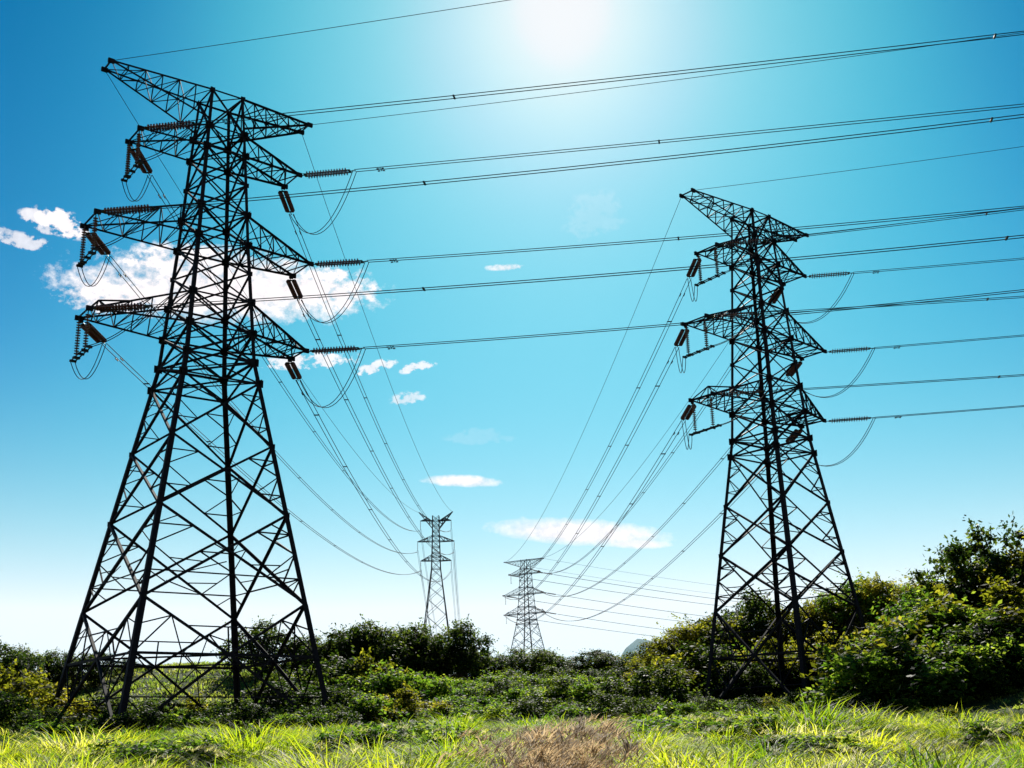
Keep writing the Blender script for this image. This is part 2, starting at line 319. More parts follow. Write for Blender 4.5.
def build_pylon(P, label, group, steel=STEEL, k=1.0):
    root = empty('transmission_tower', (P['X'], P['Y'], P['zb']), P['phi'])
    tag(root, label, 'pylon', group); parts = []
    zb = P['zb']; Z = dict(P['z']); Z['Z6'] = P['z6']; Z['B'] = zb
    def cr(i, z):
        w = pw(P, z); return Vector((CORN[i][0] * w, CORN[i][1] * w, z - zb))
    # legs
    lev = ['T', 'U2', 'U1', 'M1', 'Z1', 'Z3', 'Z5', 'B']; sz = [.22, .24, .27, .31, .36, .40, .44]
    for i in range(4):
        mb = MB()
        for a, b, s in zip(lev[:-1], lev[1:], sz):
            p, q = cr(i, Z[a]), cr(i, Z[b]); c = Vector((CORN[i][0], -CORN[i][1] if False else CORN[i][1], 0))
            d = (q - p).normalized(); e1 = Vector((-CORN[i][0], 0, 0)); e2 = Vector((0, -CORN[i][1], 0)); s *= k; t = s * .2
            pr = [(0, 0), (s, 0), (s, t), (t, t), (t, s), (0, s)]
            off = (e1 + e2) * (-s * .35)
            vs = [x + off + e1 * u + e2 * v for x in (p, q) for u, v in pr]
            mb.add(vs, [(n, (n + 1) % 6, (n + 1) % 6 + 6, n + 6) for n in range(6)] + [(5, 4, 3, 2, 1, 0), (6, 7, 8, 9, 10, 11)])
        lg = mb.build('leg', steel, root); parts.append(lg)
        fb = MB(); b = cr(i, zb); s = .55
        vs = [b + Vector((x * s * m, y * s * m, h)) for h, m in ((-1.2, 1.2), (.05, 1.2), (.45, .8)) for x, y in CORN]
        fb.add(vs, [(j + o, (j + 1) % 4 + o, (j + 1) % 4 + o + 4, j + o + 4) for o in (0, 4) for j in range(4)] + [(3, 2, 1, 0), (8, 9, 10, 11)])
        parts.append(fb.build('footing', CONCRETE, root))
    # body bracing
    mb = MB()
    def face(i): return i, (i + 1) % 4
    def plate(p, i, j, s):
        a, b = CORN[i], CORN[j]; n = Vector((a[0] + b[0], a[1] + b[1], 0)).normalized(); t = Vector((-n.y, n.x, 0))
        mb.box(p + n * .12 * k, t * s * .55, Vector((0, 0, s * .5)), n * .02)
    def xpanel(za, zb_, w, horiz_top=False, horiz_bot=False, fine=0):
        for i in range(4):
            i, j = face(i); n = Vector((CORN[i][0] + CORN[j][0], CORN[i][1] + CORN[j][1], 0)).normalized(); o = n * .05
            a0, b0, a1, b1 = cr(i, za), cr(j, za), cr(i, zb_), cr(j, zb_)
            mb.angle(a0 + o, b1 + o, w, n); mb.angle(b0 - o, a1 - o, w, n)
            if horiz_top: mb.angle(a0, b0, w, n)
            if horiz_bot: mb.angle(a1, b1, w, n)
            if fine:
                # crossing point of the two diagonals
                wa, wb = (a0 - b0).length, (a1 - b1).length; t = wa / (wa + wb); c = lerp(a0, b1, t); f = fine
                for (p0, p1) in ((a0, a1), (b0, b1)):
                    m = lerp(p0, p1, t); q0, q1 = lerp(p0, c, .5), lerp(p1, c, .5)
                    mb.angle(m, q0, f, n); mb.angle(m, q1, f, n)
                    l0, l1 = lerp(p0, m, .5), lerp(m, p1, .5)
                    mb.angle(l0, q0, f, n); mb.angle(l1, q1, f, n)
                    if fine > .1:
                        mb.angle(l0, lerp(p0, c, .27), f * .85, n); mb.angle(l1, lerp(p1, c, .27), f * .85, n)
                        mb.angle(lerp(m, q1, .5), lerp(p1, c, .72), f * .8, n)
                q0a, q0b, q1a, q1b = lerp(a0, c, .5), lerp(b0, c, .5), lerp(a1, c, .5), lerp(b1, c, .5)
                if fine > .1:
                    mb.angle(q1a, q1b, f, n); mt = lerp(q1a, q1b, .5)
                    mb.angle(q1a, lerp(a1, b1, .5) if False else lerp(c, mt, .5), f * .8, n)
        for i in range(4):
            for z in (za,):
                plate(cr(i, z), i, (i + 1) % 4, .4 * k); plate(cr(i, z), (i - 1) % 4, i, .4 * k)
    W1, W2, W3 = .15 * k, .19 * k, .22 * k
    xpanel(Z['T'], Z['U2'], W1, True, True)
    xpanel(Z['U2'], Z['U1'], W1, False, True)
    m1 = (Z['U1'] + Z['M2']) / 2; xpanel(Z['U1'], m1, W1); xpanel(m1, Z['M2'], W1, True, True)
    xpanel(Z['M2'], Z['M1'], W1, False, True)
    m2 = (Z['M1'] + Z['L2']) / 2; xpanel(Z['M1'], m2, W1); xpanel(m2, Z['L2'], W1, False, True)
    xpanel(Z['L2'], Z['L1'], W1, False, True)
    xpanel(Z['L1'], Z['Z1'], W2, False, True)
    xpanel(Z['Z1'], Z['Z2'], W1, False, True)
    xpanel(Z['Z2'], Z['Z3'], W2, fine=.09 * k)
    xpanel(Z['Z3'], Z['Z4'], W2, fine=.1 * k)
    xpanel(Z['Z4'], Z['Z5'], W3, fine=.11 * k)
    # plan bracing at the crossarm levels and the waist
    for key in ('T', 'U2', 'U1', 'M2', 'M1', 'L2', 'L1', 'Z1', 'Z2'):
        mb.angle(cr(0, Z[key]), cr(2, Z[key]), .11 * k); mb.angle(cr(1, Z[key]) + Vector((0, 0, .06)), cr(3, Z[key]) + Vector((0, 0, .06)), .11 * k)
    for i in range(4):
        for key in ('U2', 'U1', 'M2', 'M1', 'L2', 'L1', 'Z1', 'Z2'):
            plate(cr(i, Z[key]), i, (i + 1) % 4, .66 * k); plate(cr(i, Z[key]), (i - 1) % 4, i, .66 * k)
    # base section: V down to a belt, then K down to the feet
    for i in range(4):
        i, j = face(i); n = Vector((CORN[i][0] + CORN[j][0], CORN[i][1] + CORN[j][1], 0)).normalized()
        a5, b5, a6, b6, ab, bb = cr(i, Z['Z5']), cr(j, Z['Z5']), cr(i, Z['Z6']), cr(j, Z['Z6']), cr(i, zb + .2), cr(j, zb + .2)
        m6 = lerp(a6, b6, .5)
        mb.angle(a5, m6, W3, n); mb.angle(b5, m6, W3, n); mb.angle(a6, b6, W3 * .9, n); mb.angle(m6, ab, W3, n); mb.angle(m6, bb, W3, n)
        zl = lerp(a6, ab, .52); zr = lerp(b6, bb, .52); ql, qr = lerp(m6, ab, .52), lerp(m6, bb, .52)
        mb.angle(zl, ql, .1 * k, n); mb.angle(zr, qr, .1 * k, n); mb.angle(ql, qr, .1 * k, n)
        f = .1 * k
        for (p5, p6, q, pb) in ((a5, a6, ql, ab), (b5, b6, qr, bb)):
            v1, v2 = lerp(p5, m6, .33), lerp(p5, m6, .66)
            s1 = lerp(p5, p6, .5); mb.angle(s1, v1, f, n); mb.angle(p6, v1, f, n)
            h1 = lerp(p6, m6, .5); mb.angle(v1, h1, f, n); mb.angle(v2, h1, f, n)
            k1, k2 = lerp(m6, pb, .26), lerp(m6, pb, .76); mb.angle(h1, k1, f, n); mb.angle(p6, q, f, n); mb.angle(h1, q, f * .9, n)
            mb.angle(lerp(p6, pb, .76), k2, f, n); mb.angle(lerp(p6, pb, .52), k2, f, n)
        mb.angle(m6, lerp(lerp(a5, m6, .5), lerp(b5, m6, .5), .5), f, n); mb.angle(lerp(a5, m6, .5), lerp(b5, m6, .5), f, n)
    for z in (Z['Z6'],):
        ms = [lerp(cr(i, z), cr((i + 1) % 4, z), .5) for i in range(4)]
        for i in range(4): mb.angle(ms[i], ms[(i + 1) % 4], .13 * k)
    parts.append(mb.build('lattice_bracing', steel, root))
    # crossarms
    for lv, zt, zbt, nseg in (('T', 'T', None, 6), ('U', 'U2', 'U1', 4), ('M', 'M2', 'M1', 5), ('L', 'L2', 'L1', 5)):
        j = 'TUML'.index(lv)
        for side in (-1, 1):
            mb = MB(); l = (P['al'] if side < 0 else P['ar'])[j]; ew = P['ew'][j]
            if lv == 'T': ztop = Z['T']; zlow = Z['U2'] + .7; ztip = Z['T']
            else: ztop, zlow = Z[zt], Z[zbt]; ztip = Z[zbt]
            i0, i1 = (0, 3) if side < 0 else (1, 2)
            t0, t1 = Vector((side * l, -ew, ztip - zb)), Vector((side * l, ew, ztip - zb))
            T0, T1, B0, B1 = cr(i0, ztop), cr(i1, ztop), cr(i0, zlow), cr(i1, zlow)
            cw = .17 * k
            kk = .93 if lv != 'T' else .96        # top and bottom chords meet a little before the tip
            def ch(a, b, t): return lerp(a, b, t)
            up = Vector((0, 0, 1))
            for a, b in ((T0, t0), (T1, t1), (B0, t0), (B1, t1)): mb.angle(a, b, cw, up)
            mb.angle(t0, t1, cw, up); mb.box(t0, Vector((.28, 0, 0)), Vector((0, .1, 0)), Vector((0, 0, .2))); mb.box(t1, Vector((.28, 0, 0)), Vector((0, .1, 0)), Vector((0, 0, .2)))
            fw = .085 * k
            for s in range(1, nseg):
                t = s / nseg; tp = (s - 1) / nseg
                a, b, c, d = ch(T0, t0, t), ch(T1, t1, t), ch(B0, t0, t), ch(B1, t1, t)
                ap, bp, cp, dp = ch(T0, t0, tp), ch(T1, t1, tp), ch(B0, t0, tp), ch(B1, t1, tp)
                if s < nseg - 0: mb.angle(a, c, fw, Vector((1, 0, 0))); mb.angle(b, d, fw, Vector((1, 0, 0)))
                mb.angle(a, b, fw); mb.angle(c, d, fw)
                mb.angle(ap, c, fw); mb.angle(bp, d, fw)
                if s % 2: mb.angle(ap, b, fw); mb.angle(cp, d, fw)
                else: mb.angle(bp, a, fw); mb.angle(dp, c, fw)
            tl = (nseg - 1) / nseg
            mb.angle(ch(B0, t0, tl), t1, fw); mb.angle(ch(B1, t1, tl), t0, fw)
            if lv == 'L' or (lv == 'U' and side > 0):
                # raised tie post near the tip carries a short nose
                q0, q1 = ch(B0, t0, .86), ch(B1, t1, .86); pk = (q0 + q1) / 2 + Vector((0, 0, 1.35 if lv == 'L' else .9))
                for q in (q0, q1, t0, t1, ch(T0, t0, .6), ch(T1, t1, .6)): mb.angle(pk, q, .12 * k, up)
            if lv != 'T':
                q1 = ch(B1, t1, .97); mb.box(q1 + Vector((0, 0, -.18)), Vector((.2, 0, 0)), Vector((0, .05, 0)), Vector((0, 0, .16)))
            parts.append(mb.build('earth_wire_arm' if lv == 'T' else 'crossarm', steel, root))
    return root, parts

PYL, PYL_PARTS = build_pylon(LEFT, 'largest lattice pylon standing at the left with three tiers of crossarms', 'steel lattice pylons')
PYR, PYR_PARTS = build_pylon(RIGHTP, 'large lattice pylon at the right in front of the bushy hillside', 'steel lattice pylons')
# the far one of the same build
R2 = dict(LEFT); R2['X'], R2['Y'], R2['phi'] = 3.9, 510.0, -.56
DZ2 = 75.0 - LEFT['z']['T']; R2['zb'] = LEFT['zb'] + DZ2; R2['z'] = {a: b + DZ2 for a, b in LEFT['z'].items()}; R2['z6'] = LEFT['z6'] + DZ2
build_pylon(R2, 'small distant pylon with flat top and insulators slanting to the right', 'steel lattice pylons', FARSTEEL, .95)

def build_suspension():
    S = dict(X=-33.2, Y=480.0); zb = gz(S['X'], S['Y']) - .1
    root = empty('transmission_tower', (S['X'], S['Y'], zb)); tag(root, 'slim distant pylon with two raised horns on top, behind the trees', 'pylon', 'steel lattice pylons')
    def w(z): return float(np.interp(z, [20, 68, 84, 90], [7.6, 1.75, 1.3, 1.25]))
    def cr(i, z): return Vector((CORN[i][0] * w(z), CORN[i][1] * w(z), z - zb))
    for i in range(4):
        mb = MB()
        for a, b in ((90, 84), (84, 68), (68, zb)): mb.angle(cr(i, a), cr(i, b), .34, Vector((CORN[i][0], CORN[i][1], 0)))
        mb.build('leg', FARSTEEL, root)
    mb = MB(); zs = [90, 88, 86, 83.5, 81.6, 79.5, 77, 74.5, 73, 71.3, 68, 64.5, 60.5, 55.5, 49, 41, 32, zb]
    for a, b in zip(zs[:-1], zs[1:]):
        for i in range(4):
            j = (i + 1) % 4; n = Vector((CORN[i][0] + CORN[j][0], CORN[i][1] + CORN[j][1], 0)).normalized()
            mb.angle(cr(i, a) + n * .06, cr(j, b) + n * .06, .14, n); mb.angle(cr(j, a) - n * .06, cr(i, b) - n * .06, .14, n)
            if a > 70: mb.angle(cr(i, b), cr(j, b), .22, n)
    mb.build('lattice_bracing', FARSTEEL, root)
    for side in (-1, 1):
        mb = MB(); t = Vector((side * 7.1, 0, 91.7 - zb))
        ii = (0, 3) if side < 0 else (1, 2)
        hi = [cr(i, 87.6) for i in ii]; lo = [cr(i, 84.6) for i in ii]
        for p in hi + lo: mb.angle(p, t, .3)
        for s in (.25, .5, .75):
            for p, q in zip(hi, lo): mb.angle(lerp(p, t, s), lerp(q, t, s), .18); mb.angle(lerp(p, t, s - .25), lerp(q, t, s), .18)
            mb.angle(lerp(hi[0], t, s), lerp(hi[1], t, s), .18); mb.angle(lerp(lo[0], t, s), lerp(lo[1], t, s), .18)
        mb.build('earth_wire_arm', FARSTEEL, root)
        for zz, ll, hh in ((88.0, 6.4, .1), (79.3, 7.6, 2.4), (71.3, 6.3, 2.4)):
            mb = MB(); t0 = Vector((side * ll, -.25, zz - zb)); t1 = Vector((side * ll, .25, zz - zb))
            for i, tt in zip(ii, (t0, t1)):
                b = cr(i, zz); tp = cr(i, zz + hh) if hh > 1 else lerp(cr(i, 87.6), Vector((side * 7.1, 0, 91.7 - zb)), .35)
                mb.angle(b, tt, .3); mb.angle(tp, tt, .22)
                for s in (.33, .66): mb.angle(lerp(b, tt, s), lerp(tp, tt, s), .16); mb.angle(lerp(b, tt, s), lerp(tp, tt, s - .33), .16)
            mb.angle(t0, t1, .3)
            mb.build('crossarm', FARSTEEL, root)
build_suspension()

# ------------------------------------------------------------------ insulators
SL = 5.5
def disc_profile(x0, x1, n, R):
    pr = [(x0 - .02, .03)]; d = (x1 - x0) / n
    for i in range(n):
        x = x0 + i * d; pr += [(x + d * .2, .055), (x + d * .34, R), (x + d * .46, R * .98), (x + d * .54, .06), (x + d * .99, .05)]
    pr.append((x1 + .02, .03)); return pr
def make_tension(scale_r=1.0):
    root = empty('insulator_string'); kids = []
    for y in (-.27, .27):
        mb = MB(); mb.lathe_x(disc_profile(.75, SL - .75, 15, .23 * scale_r), y, 10); kids.append(mb.build('disc_string', CERAMIC, root))
    for x, f in ((.6, -1), (SL - .6, 1)):
        mb = MB(); mb.box((x, 0, 0), (.12, 0, 0), (0, .34, 0), (0, 0, .025)); mb.tube([(x, 0, 0), (x + f * .6, 0, 0)], .045, 6)
        for y in (-.27, .27): mb.tube([(x, y, 0), (x - f * .14, y, 0)], .04, 6)
        kids.append(mb.build('yoke_plate', FITTING, root))
    return root, kids
def make_support():
    root = empty('insulator_string'); mb = MB(); mb.lathe_x(disc_profile(.35, 3.25, 13, .21), 0, 10); kids = [mb.build('disc_string', CERAMIC, root)]
    mb = MB(); mb.tube([(0, 0, 0), (.4, 0, 0)], .045, 6); kids.append(mb.build('end_fitting', FITTING, root))
    mb = MB(); mb.tube([(3.2, 0, 0), (3.55, 0, 0)], .045, 6); mb.box((3.5, 0, 0), (.08, 0, 0), (0, .28, 0), (0, 0, .06)); kids.append(mb.build('cable_clamp', FITTING, root)); return root, kids
TEN, TEN_K = make_tension(); SUP, SUP_K = make_support()
first = {'t': True, 's': True}
def put_string(kind, a, d, label, group):
    src, kids = (TEN, TEN_K) if kind == 't' else (SUP, SUP_K)
    if first[kind]: o = src; first[kind] = False
    else: o, _ = copy_tree(src, kids)
    d = Vector(d).normalized(); y = Vector((0, 0, 1)).cross(d)
    if y.length < .05: y = Vector((math.cos(.66), math.sin(.66), 0))
    y.normalize(); z = d.cross(y)
    m = Matrix(((d.x, y.x, z.x, a.x), (d.y, y.y, z.y, a.y), (d.z, y.z, z.z, a.z), (0, 0, 0, 1)))
    o.matrix_world = m; tag(o, label, 'insulator', group); return o

# ------------------------------------------------------------------ conductors
def horiz_perp(d): return Vector((-d.y, d.x, 0)).normalized()
def twin(pts, label, group, r=.03, spacers=(), dampers=(), half=.23, cat='power line', name='power_line', taper=None):
    """two parallel cables held by spacers, along the middle line pts"""
    root = empty(name, pts[0]); o = Vector(pts[0]); q = [Vector(p) - o for p in pts]
    for s in (-1, 1):
        mb = MB(); L = []
        for i, p in enumerate(q):
            d = q[min(i + 1, len(q) - 1)] - q[max(i - 1, 0)]; L.append(p + horiz_perp(d) * half * s)
        mb.tube(L, taper or r, 5); mb.build('cable', CABLE, root)
    for i in spacers:
        if i >= len(q) - 1: continue
        d = (q[i + 1] - q[i]).normalized(); e = horiz_perp(d); mb = MB(); mb.box(q[i], e * (half + .07), d * .07, Vector((0, 0, .05))); mb.build('spacer', FITTING, root)
    for i in dampers:
        d = (q[i + 1] - q[i]).normalized(); e = horiz_perp(d)
        for s in (-1, 1):
            c = q[i] + e * half * s - Vector((0, 0, .14)); mb = MB(); mb.tube([c - d * .32, c + d * .32], .02, 5)
            for f in (-1, 1): mb.tube([c + d * (.24 * f) - d * .1, c + d * (.24 * f) + d * .1], .06, 6)
            mb.box(c + Vector((0, 0, .07)), d * .03, e * .03, Vector((0, 0, .09))); mb.build('vibration_damper', FITTING, root)
    return tag(root, label, cat, group)
def single(pts, label, group, r=.022, name='earth_wire', cat='earth wire', taper=None):
    o = Vector(pts[0]); mb = MB(); mb.tube([Vector(p) - o for p in pts], taper or r, 5); ob = mb.build(name, CABLE); ob.location = o
    return tag(ob, label, cat, group)
ARMN = dict(T='top', U='upper', M='middle', L='lower'); SIDE = {-1: 'left', 1: 'right'}
BETA = -.168
NEAR = {(0, 'T', -1): (.0201, .0002), (0, 'T', 1): (.00106, .00023), (0, 'U', -1): (-.0188, .00015), (0, 'U', 1): (-.0171, .0001), (0, 'M', -1): (-.02457, .00033),
        (0, 'M', 1): (-.03454, .00033), (0, 'L', -1): (-.04119, .0004), (0, 'L', 1): (-.02193, .00041),
        (1, 'T', -1): (.02488, .00035), (1, 'T', 1): (.03, .0004), (1, 'U', -1): (.02, .0003), (1, 'U', 1): (-.0091, .0002), (1, 'M', -1): (-.0241, .0001),
        (1, 'M', 1): (.00333, .0002), (1, 'L', -1): (-.0124, .0001), (1, 'L', 1): (.00575, .00023)}
FAR_END = {(0, 'U', -1): (419.5, 531), (0, 'M', -1): (417.5, 552), (0, 'L', -1): (420.5, 571), (0, 'U', 1): (450.5, 530.5), (0, 'M', 1): (454, 552), (0, 'L', 1): (451, 571),
           (0, 'T', -1): (418.5, 512.5), (0, 'T', 1): (453, 512)}
SAG = {(0, 'L', 1): 11, (0, 'M', 1): 9.6, (0, 'U', 1): 10.6, (0, 'L', -1): 8.4, (0, 'M', -1): 9.2, (0, 'U', -1): 9.6, (0, 'T', -1): 7, (0, 'T', 1): 7}
for k, (P, who) in enumerate(((LEFT, 'the large left pylon'), (RIGHTP, 'the large right pylon'))):
    bx, by = math.cos(BETA), math.sin(BETA)
    u = Vector((math.cos(P['phi']), math.sin(P['phi']), 0)); n = Vector((u.y, -u.x, 0))
    for lv in 'TUML':
        for side in (-1, 1):
            s, c = NEAR[(k, lv, side)]; A = tip(P, lv, side, -1)
            f = lambda t: Vector((A.x + bx * t, A.y + by * t, A.z + s * t + c * t * t))
            arm = f'{ARMN[lv]} {SIDE[side]} arm of {who}'
            if k == 0: E = at(*FAR_END[(k, lv, side)], 480.0)
            else:
                E = tip(R2, lv, side, -1) if lv != 'T' else tip(R2, lv, side, -1)
            sag = SAG.get((k, lv, side), 11.0 if lv != 'T' else 8.0)
            Bk = tip(P, lv, side, 1, .35 if lv != 'T' else 0)
            g = lambda t: Bk + (E - Bk) * t - Vector((0, 0, 4 * sag * t * (1 - t)))
            if lv == 'T':
                single([f(t) for t in np.concatenate([np.linspace(0, 60, 16), np.linspace(66, 260, 24)])], f'thin earth wire running right from the {arm}', 'earth wires', .027)
                ts = np.linspace(0, 1, 60); single([g(t) for t in ts], f'thin earth wire running far away from the {arm}', 'earth wires', taper=[.026 + .03 * t for t in ts])
                continue
            # strain strings in the direction the wire leaves
            d1 = (f(3.0) - f(0)); put_string('t', A + Vector((0, 0, -.1)), d1, f'level double insulator string on the {arm}', 'strain insulators')
            tt = np.concatenate([[0, .8, 1.6], np.linspace(2.5, 40, 20), np.linspace(45, 260, 34)])
            ln = (f(1) - f(0)).length; t1 = SL * .985 / ln
            pts = [f(t1 + t) - Vector((0, 0, .1)) for t in tt]
            twin(pts, f'twin cables running to the right from the {arm}', 'twin conductors', .036, spacers=(13, 26, 32, 39, 46, 52) if side < 0 else (16, 28, 36, 43, 50), dampers=(3,))
            Lg = (E - Bk).length; tf = SL * .985 / Lg
            d2 = g(tf) - g(0)
            d2.normalize(); put_string('t', Bk + Vector((0, 0, -.3)), d2, f'slanting double insulator string under the {arm}', 'strain insulators')
            ts = np.concatenate([np.linspace(tf, .15, 14), np.linspace(.17, 1, 50)])
            pe = Bk + d2 * SL * .985 + Vector((0, 0, -.3)); gp = [g(t) for t in ts]; dd = pe - gp[0]
            gp = [p + dd * (1 - i / 14) if i < 14 else p for i, p in enumerate(gp)]
            twin(gp, f'twin cables running far away from the {arm}', 'twin conductors', taper=[.036 + .04 * t for t in ts], spacers=(3, 9, 15, 20, 26, 33), dampers=(1,))
            # jumper from one strain string to the other
            S0, S1 = pts[0], gp[0]
            def loop(a, b, drop, n_=18): return [a + (b - a) * t - Vector((0, 0, 4 * drop * t * (1 - t))) for t in np.linspace(0, 1, n_)]
            if side > 0:
                twin(loop(S0, S1, 4.0), f'drooping jumper loop below the {arm}', 'jumper loops', .036, half=.2, cat='jumper cable', name='jumper_cable')
            else:
                ew = P['ew']['TUML'.index(lv)]; zt = A.z - 3.55
                mid = (tip(P, lv, side, -1) + tip(P, lv, side, 1)) / 2
                b0 = mid + n * 2.1; b1 = mid - n * 1.9; b0.z = zt + .1; b1.z = zt - .05
                pth = loop(S0, b0, .55, 14)[:-1] + [lerp(b0, b1, t) for t in np.linspace(0, 1, 6)] + loop(b1, S1, 2.3, 14)[1:]
                o = twin(pth, f'jumper cable with straight bar below the {arm}', 'jumper loops', .036, half=.17, cat='jumper cable', name='jumper_cable')
                mb = MB(); e = u * .17
                for q in (e, -e): mb.tube([b0 + q - pth[0], b1 + q - pth[0]], .06, 6)
                for t in (.02, .25, .5, .75, .98): mb.box(lerp(b0, b1, t) - pth[0], u * .27, n * .09, Vector((0, 0, .09)))
                mb.build('jumper_bar', FITTING, o)
                for q, wd in ((.8, 'nearer'), (-.8, 'farther')):
                    put_string('s', mid + n * ew * q + Vector((0, 0, -.05)), (0, 0, -1), f'{wd} vertical insulator string of two on the {arm}', 'jumper support insulators')
# the far pylons' own strings and outgoing wires
d_out = Vector((.93, .38, 0)).normalized()
for lv in 'TUML':
    for side in (-1, 1):
        A = tip(R2, lv, side, 1); arm = f'{ARMN[lv]} {SIDE[side]} arm of the small flat-topped pylon'
        f = lambda t: A + d_out * t + Vector((0, 0, -.13 * t + .00022 * t * t))
        if lv == 'T':
            single([f(t) for t in np.linspace(0, 260, 30)], f'thin earth wire leaving rightwards from the {arm}', 'earth wires', .05); continue
        put_string('t', A, f(3) - f(0), f'tiny string slanting right from the {arm}', 'strain insulators')
        twin([f(SL + t) for t in np.linspace(0, 260, 30)], f'faint twin cables leaving rightwards from the {arm}', 'twin conductors', .05)
        Bq = tip(R2, lv, side, -1); put_string('t', Bq, Vector((.06, -1, -.08)), f'tiny foreshortened insulator string on the {arm}', 'strain insulators')
        if side < 0:
            q = (tip(R2, lv, side, -1) + tip(R2, lv, side, 1)) / 2
            put_string('s', q, (0, 0, -1), f'tiny vertical string below the {arm}', 'jumper support insulators')
for zz, ll, nm in ((88.0, 6.4, 'upper'), (79.3, 7.6, 'middle'), (71.3, 6.3, 'lower')):
    for side in (-1, 1):
        q = Vector((-33.2 + side * ll, 480, zz - .1)); arm = f'{nm} {SIDE[side]} arm of the slim horned pylon'
        put_string('s', q, (0, 0, -1), f'tiny vertical string below the {arm}', 'suspension insulators')
        A = q + Vector((0, 0, -3.6)); E = Vector((A.x - 26 + 14, 860, A.z - 34))
        twin([A + (E - A) * t - Vector((0, 0, 4 * 11 * t * (1 - t))) for t in np.linspace(0, 1, 26)], f'faint twin cables dropping away behind the {arm}', 'twin conductors', .06)

# ------------------------------------------------------------------ grass
def blades(P, az, H, lean, droop, width, tint, name, m):
    """P roots (n,3); arching three-segment blades"""
    n = len(P); s = np.array([0, .38, .72, 1.0]); wd = np.array([.75, 1.0, .7, .06])
    dx, dy = np.cos(az), np.sin(az); V = np.empty((n, 4, 2, 3), np.float32)
    fx = rng.uniform(-.7, .7, n); px_, py_ = np.cos(az + 1.57 + fx), np.sin(az + 1.57 + fx)
    for i in range(4):
        off = H * (lean * s[i] + droop * s[i] ** 2.4); z = H * (s[i] - .55 * droop * s[i] ** 3.0)
        for j, sg in enumerate((-.5, .5)):
            V[:, i, j, 0] = P[:, 0] + dx * off + px_ * width * wd[i] * sg
            V[:, i, j, 1] = P[:, 1] + dy * off + py_ * width * wd[i] * sg
            V[:, i, j, 2] = P[:, 2] + z
    b = (np.arange(n) * 8)[:, None, None]; q = np.array([[0, 1, 3, 2], [2, 3, 5, 4], [4, 5, 7, 6]])[None]
    return np_mesh(name, V.reshape(-1, 3), (b + q).reshape(-1, 4), m, tint=np.repeat(tint, 8))
def vnoise(x, y, s, seed):
    r = np.random.default_rng(seed); ph = r.uniform(0, 6.28, (6, 2)); an = r.uniform(0, 6.28, 6); fr = s * r.uniform(.6, 1.9, 6); o = 0
    for k in range(6): o = o + np.sin((x * np.cos(an[k]) + y * np.sin(an[k])) * fr[k] + ph[k, 0])
    return o / 6
def wedge(y0, y1, n, half=.56, extra=3.0):
    y = np.sqrt(rng.uniform(y0 ** 2, y1 ** 2, n)); x = rng.uniform(-1, 1, n) * (y * half + extra); return x, y
def tussocks(y0, y1, nc, per, rad, H0, wid, keep=None, tintv=.5):
    cx, cy_ = wedge(y0, y1, nc)
    if keep is not None: k = keep(cx, cy_); cx, cy_ = cx[k], cy_[k]
    n = len(cx) * per; X = np.repeat(cx, per); Y = np.repeat(cy_, per)
    hgt = np.repeat(np.clip(1 + .5 * vnoise(cx, cy_, .5, 3) * 1.8 + rng.normal(0, .14, len(cx)), .4, 1.4), per)
    ct = np.repeat(np.clip(tintv + .5 * vnoise(cx, cy_, .4, 5) + rng.normal(0, .12, len(cx)), 0, .95), per)
    a = rng.uniform(0, 6.283, n); r = rad * np.sqrt(rng.uniform(0, 1, n))
    X = X + np.cos(a) * r; Y = Y + np.sin(a) * r; H = H0 * hgt * rng.uniform(.6, 1.12, n)
    a = a + rng.normal(0, .5, n)
    return np.stack([X, Y, ground(X, Y) - .03], -1), a, H, .12 + .3 * (r / rad) * rng.uniform(.5, 1, n), rng.uniform(.15, .95, n), wid * rng.uniform(.6, 1.3, n), np.clip(ct + rng.normal(0, .14, n), 0, 1)
def in_dry(x, y): return ((x - .022 * y) / (.034 * y + .06)) ** 2 + ((y - 9.5) / 3.0) ** 2 < 1
def not_dry(x, y): return ~(in_dry(x, y) & (rng.uniform(0, 1, len(x)) < .7))
def domes(y0, y1, nm, R0, H0, dens, wid, keep=None):
    """big domed tussocks: arching blades that spread from one root stock"""
    mx, my = wedge(y0, y1, nm); R = R0 * rng.uniform(.6, 1.5, nm); Hm = H0 * rng.uniform(.6, 1.3, nm) * np.clip(1.0 + .5 * vnoise(mx, my, .16, 31), .6, 1.3); tm = np.clip(rng.normal(.42, .27, nm), .03, .8)
    if keep is not None: k = keep(mx, my); mx, my, R, Hm, tm = mx[k], my[k], R[k], Hm[k], tm[k]
    c = (dens * R * R).astype(int) + 40; I = np.repeat(np.arange(len(mx)), c); n = len(I)
    a = rng.uniform(0, 6.283, n); q = np.sqrt(rng.uniform(0, 1, n)); ecc = 1 + .35 * np.sin(a * 2 + I * 1.7)
    X = mx[I] + np.cos(a) * q * R[I] * ecc; Y = my[I] + np.sin(a) * q * R[I] * ecc
    H = Hm[I] * (1 - .55 * q ** 2) * rng.uniform(.62, 1.15, n)
    return np.stack([X, Y, ground(X, Y) - .03], -1), a + rng.normal(0, .55, n), H, .06 + .3 * q * rng.uniform(.5, 1, n), rng.uniform(.35, 1.35, n), wid * rng.uniform(.4, 1.3, n), np.clip(tm[I] + rng.normal(0, .15, n), 0, 1)
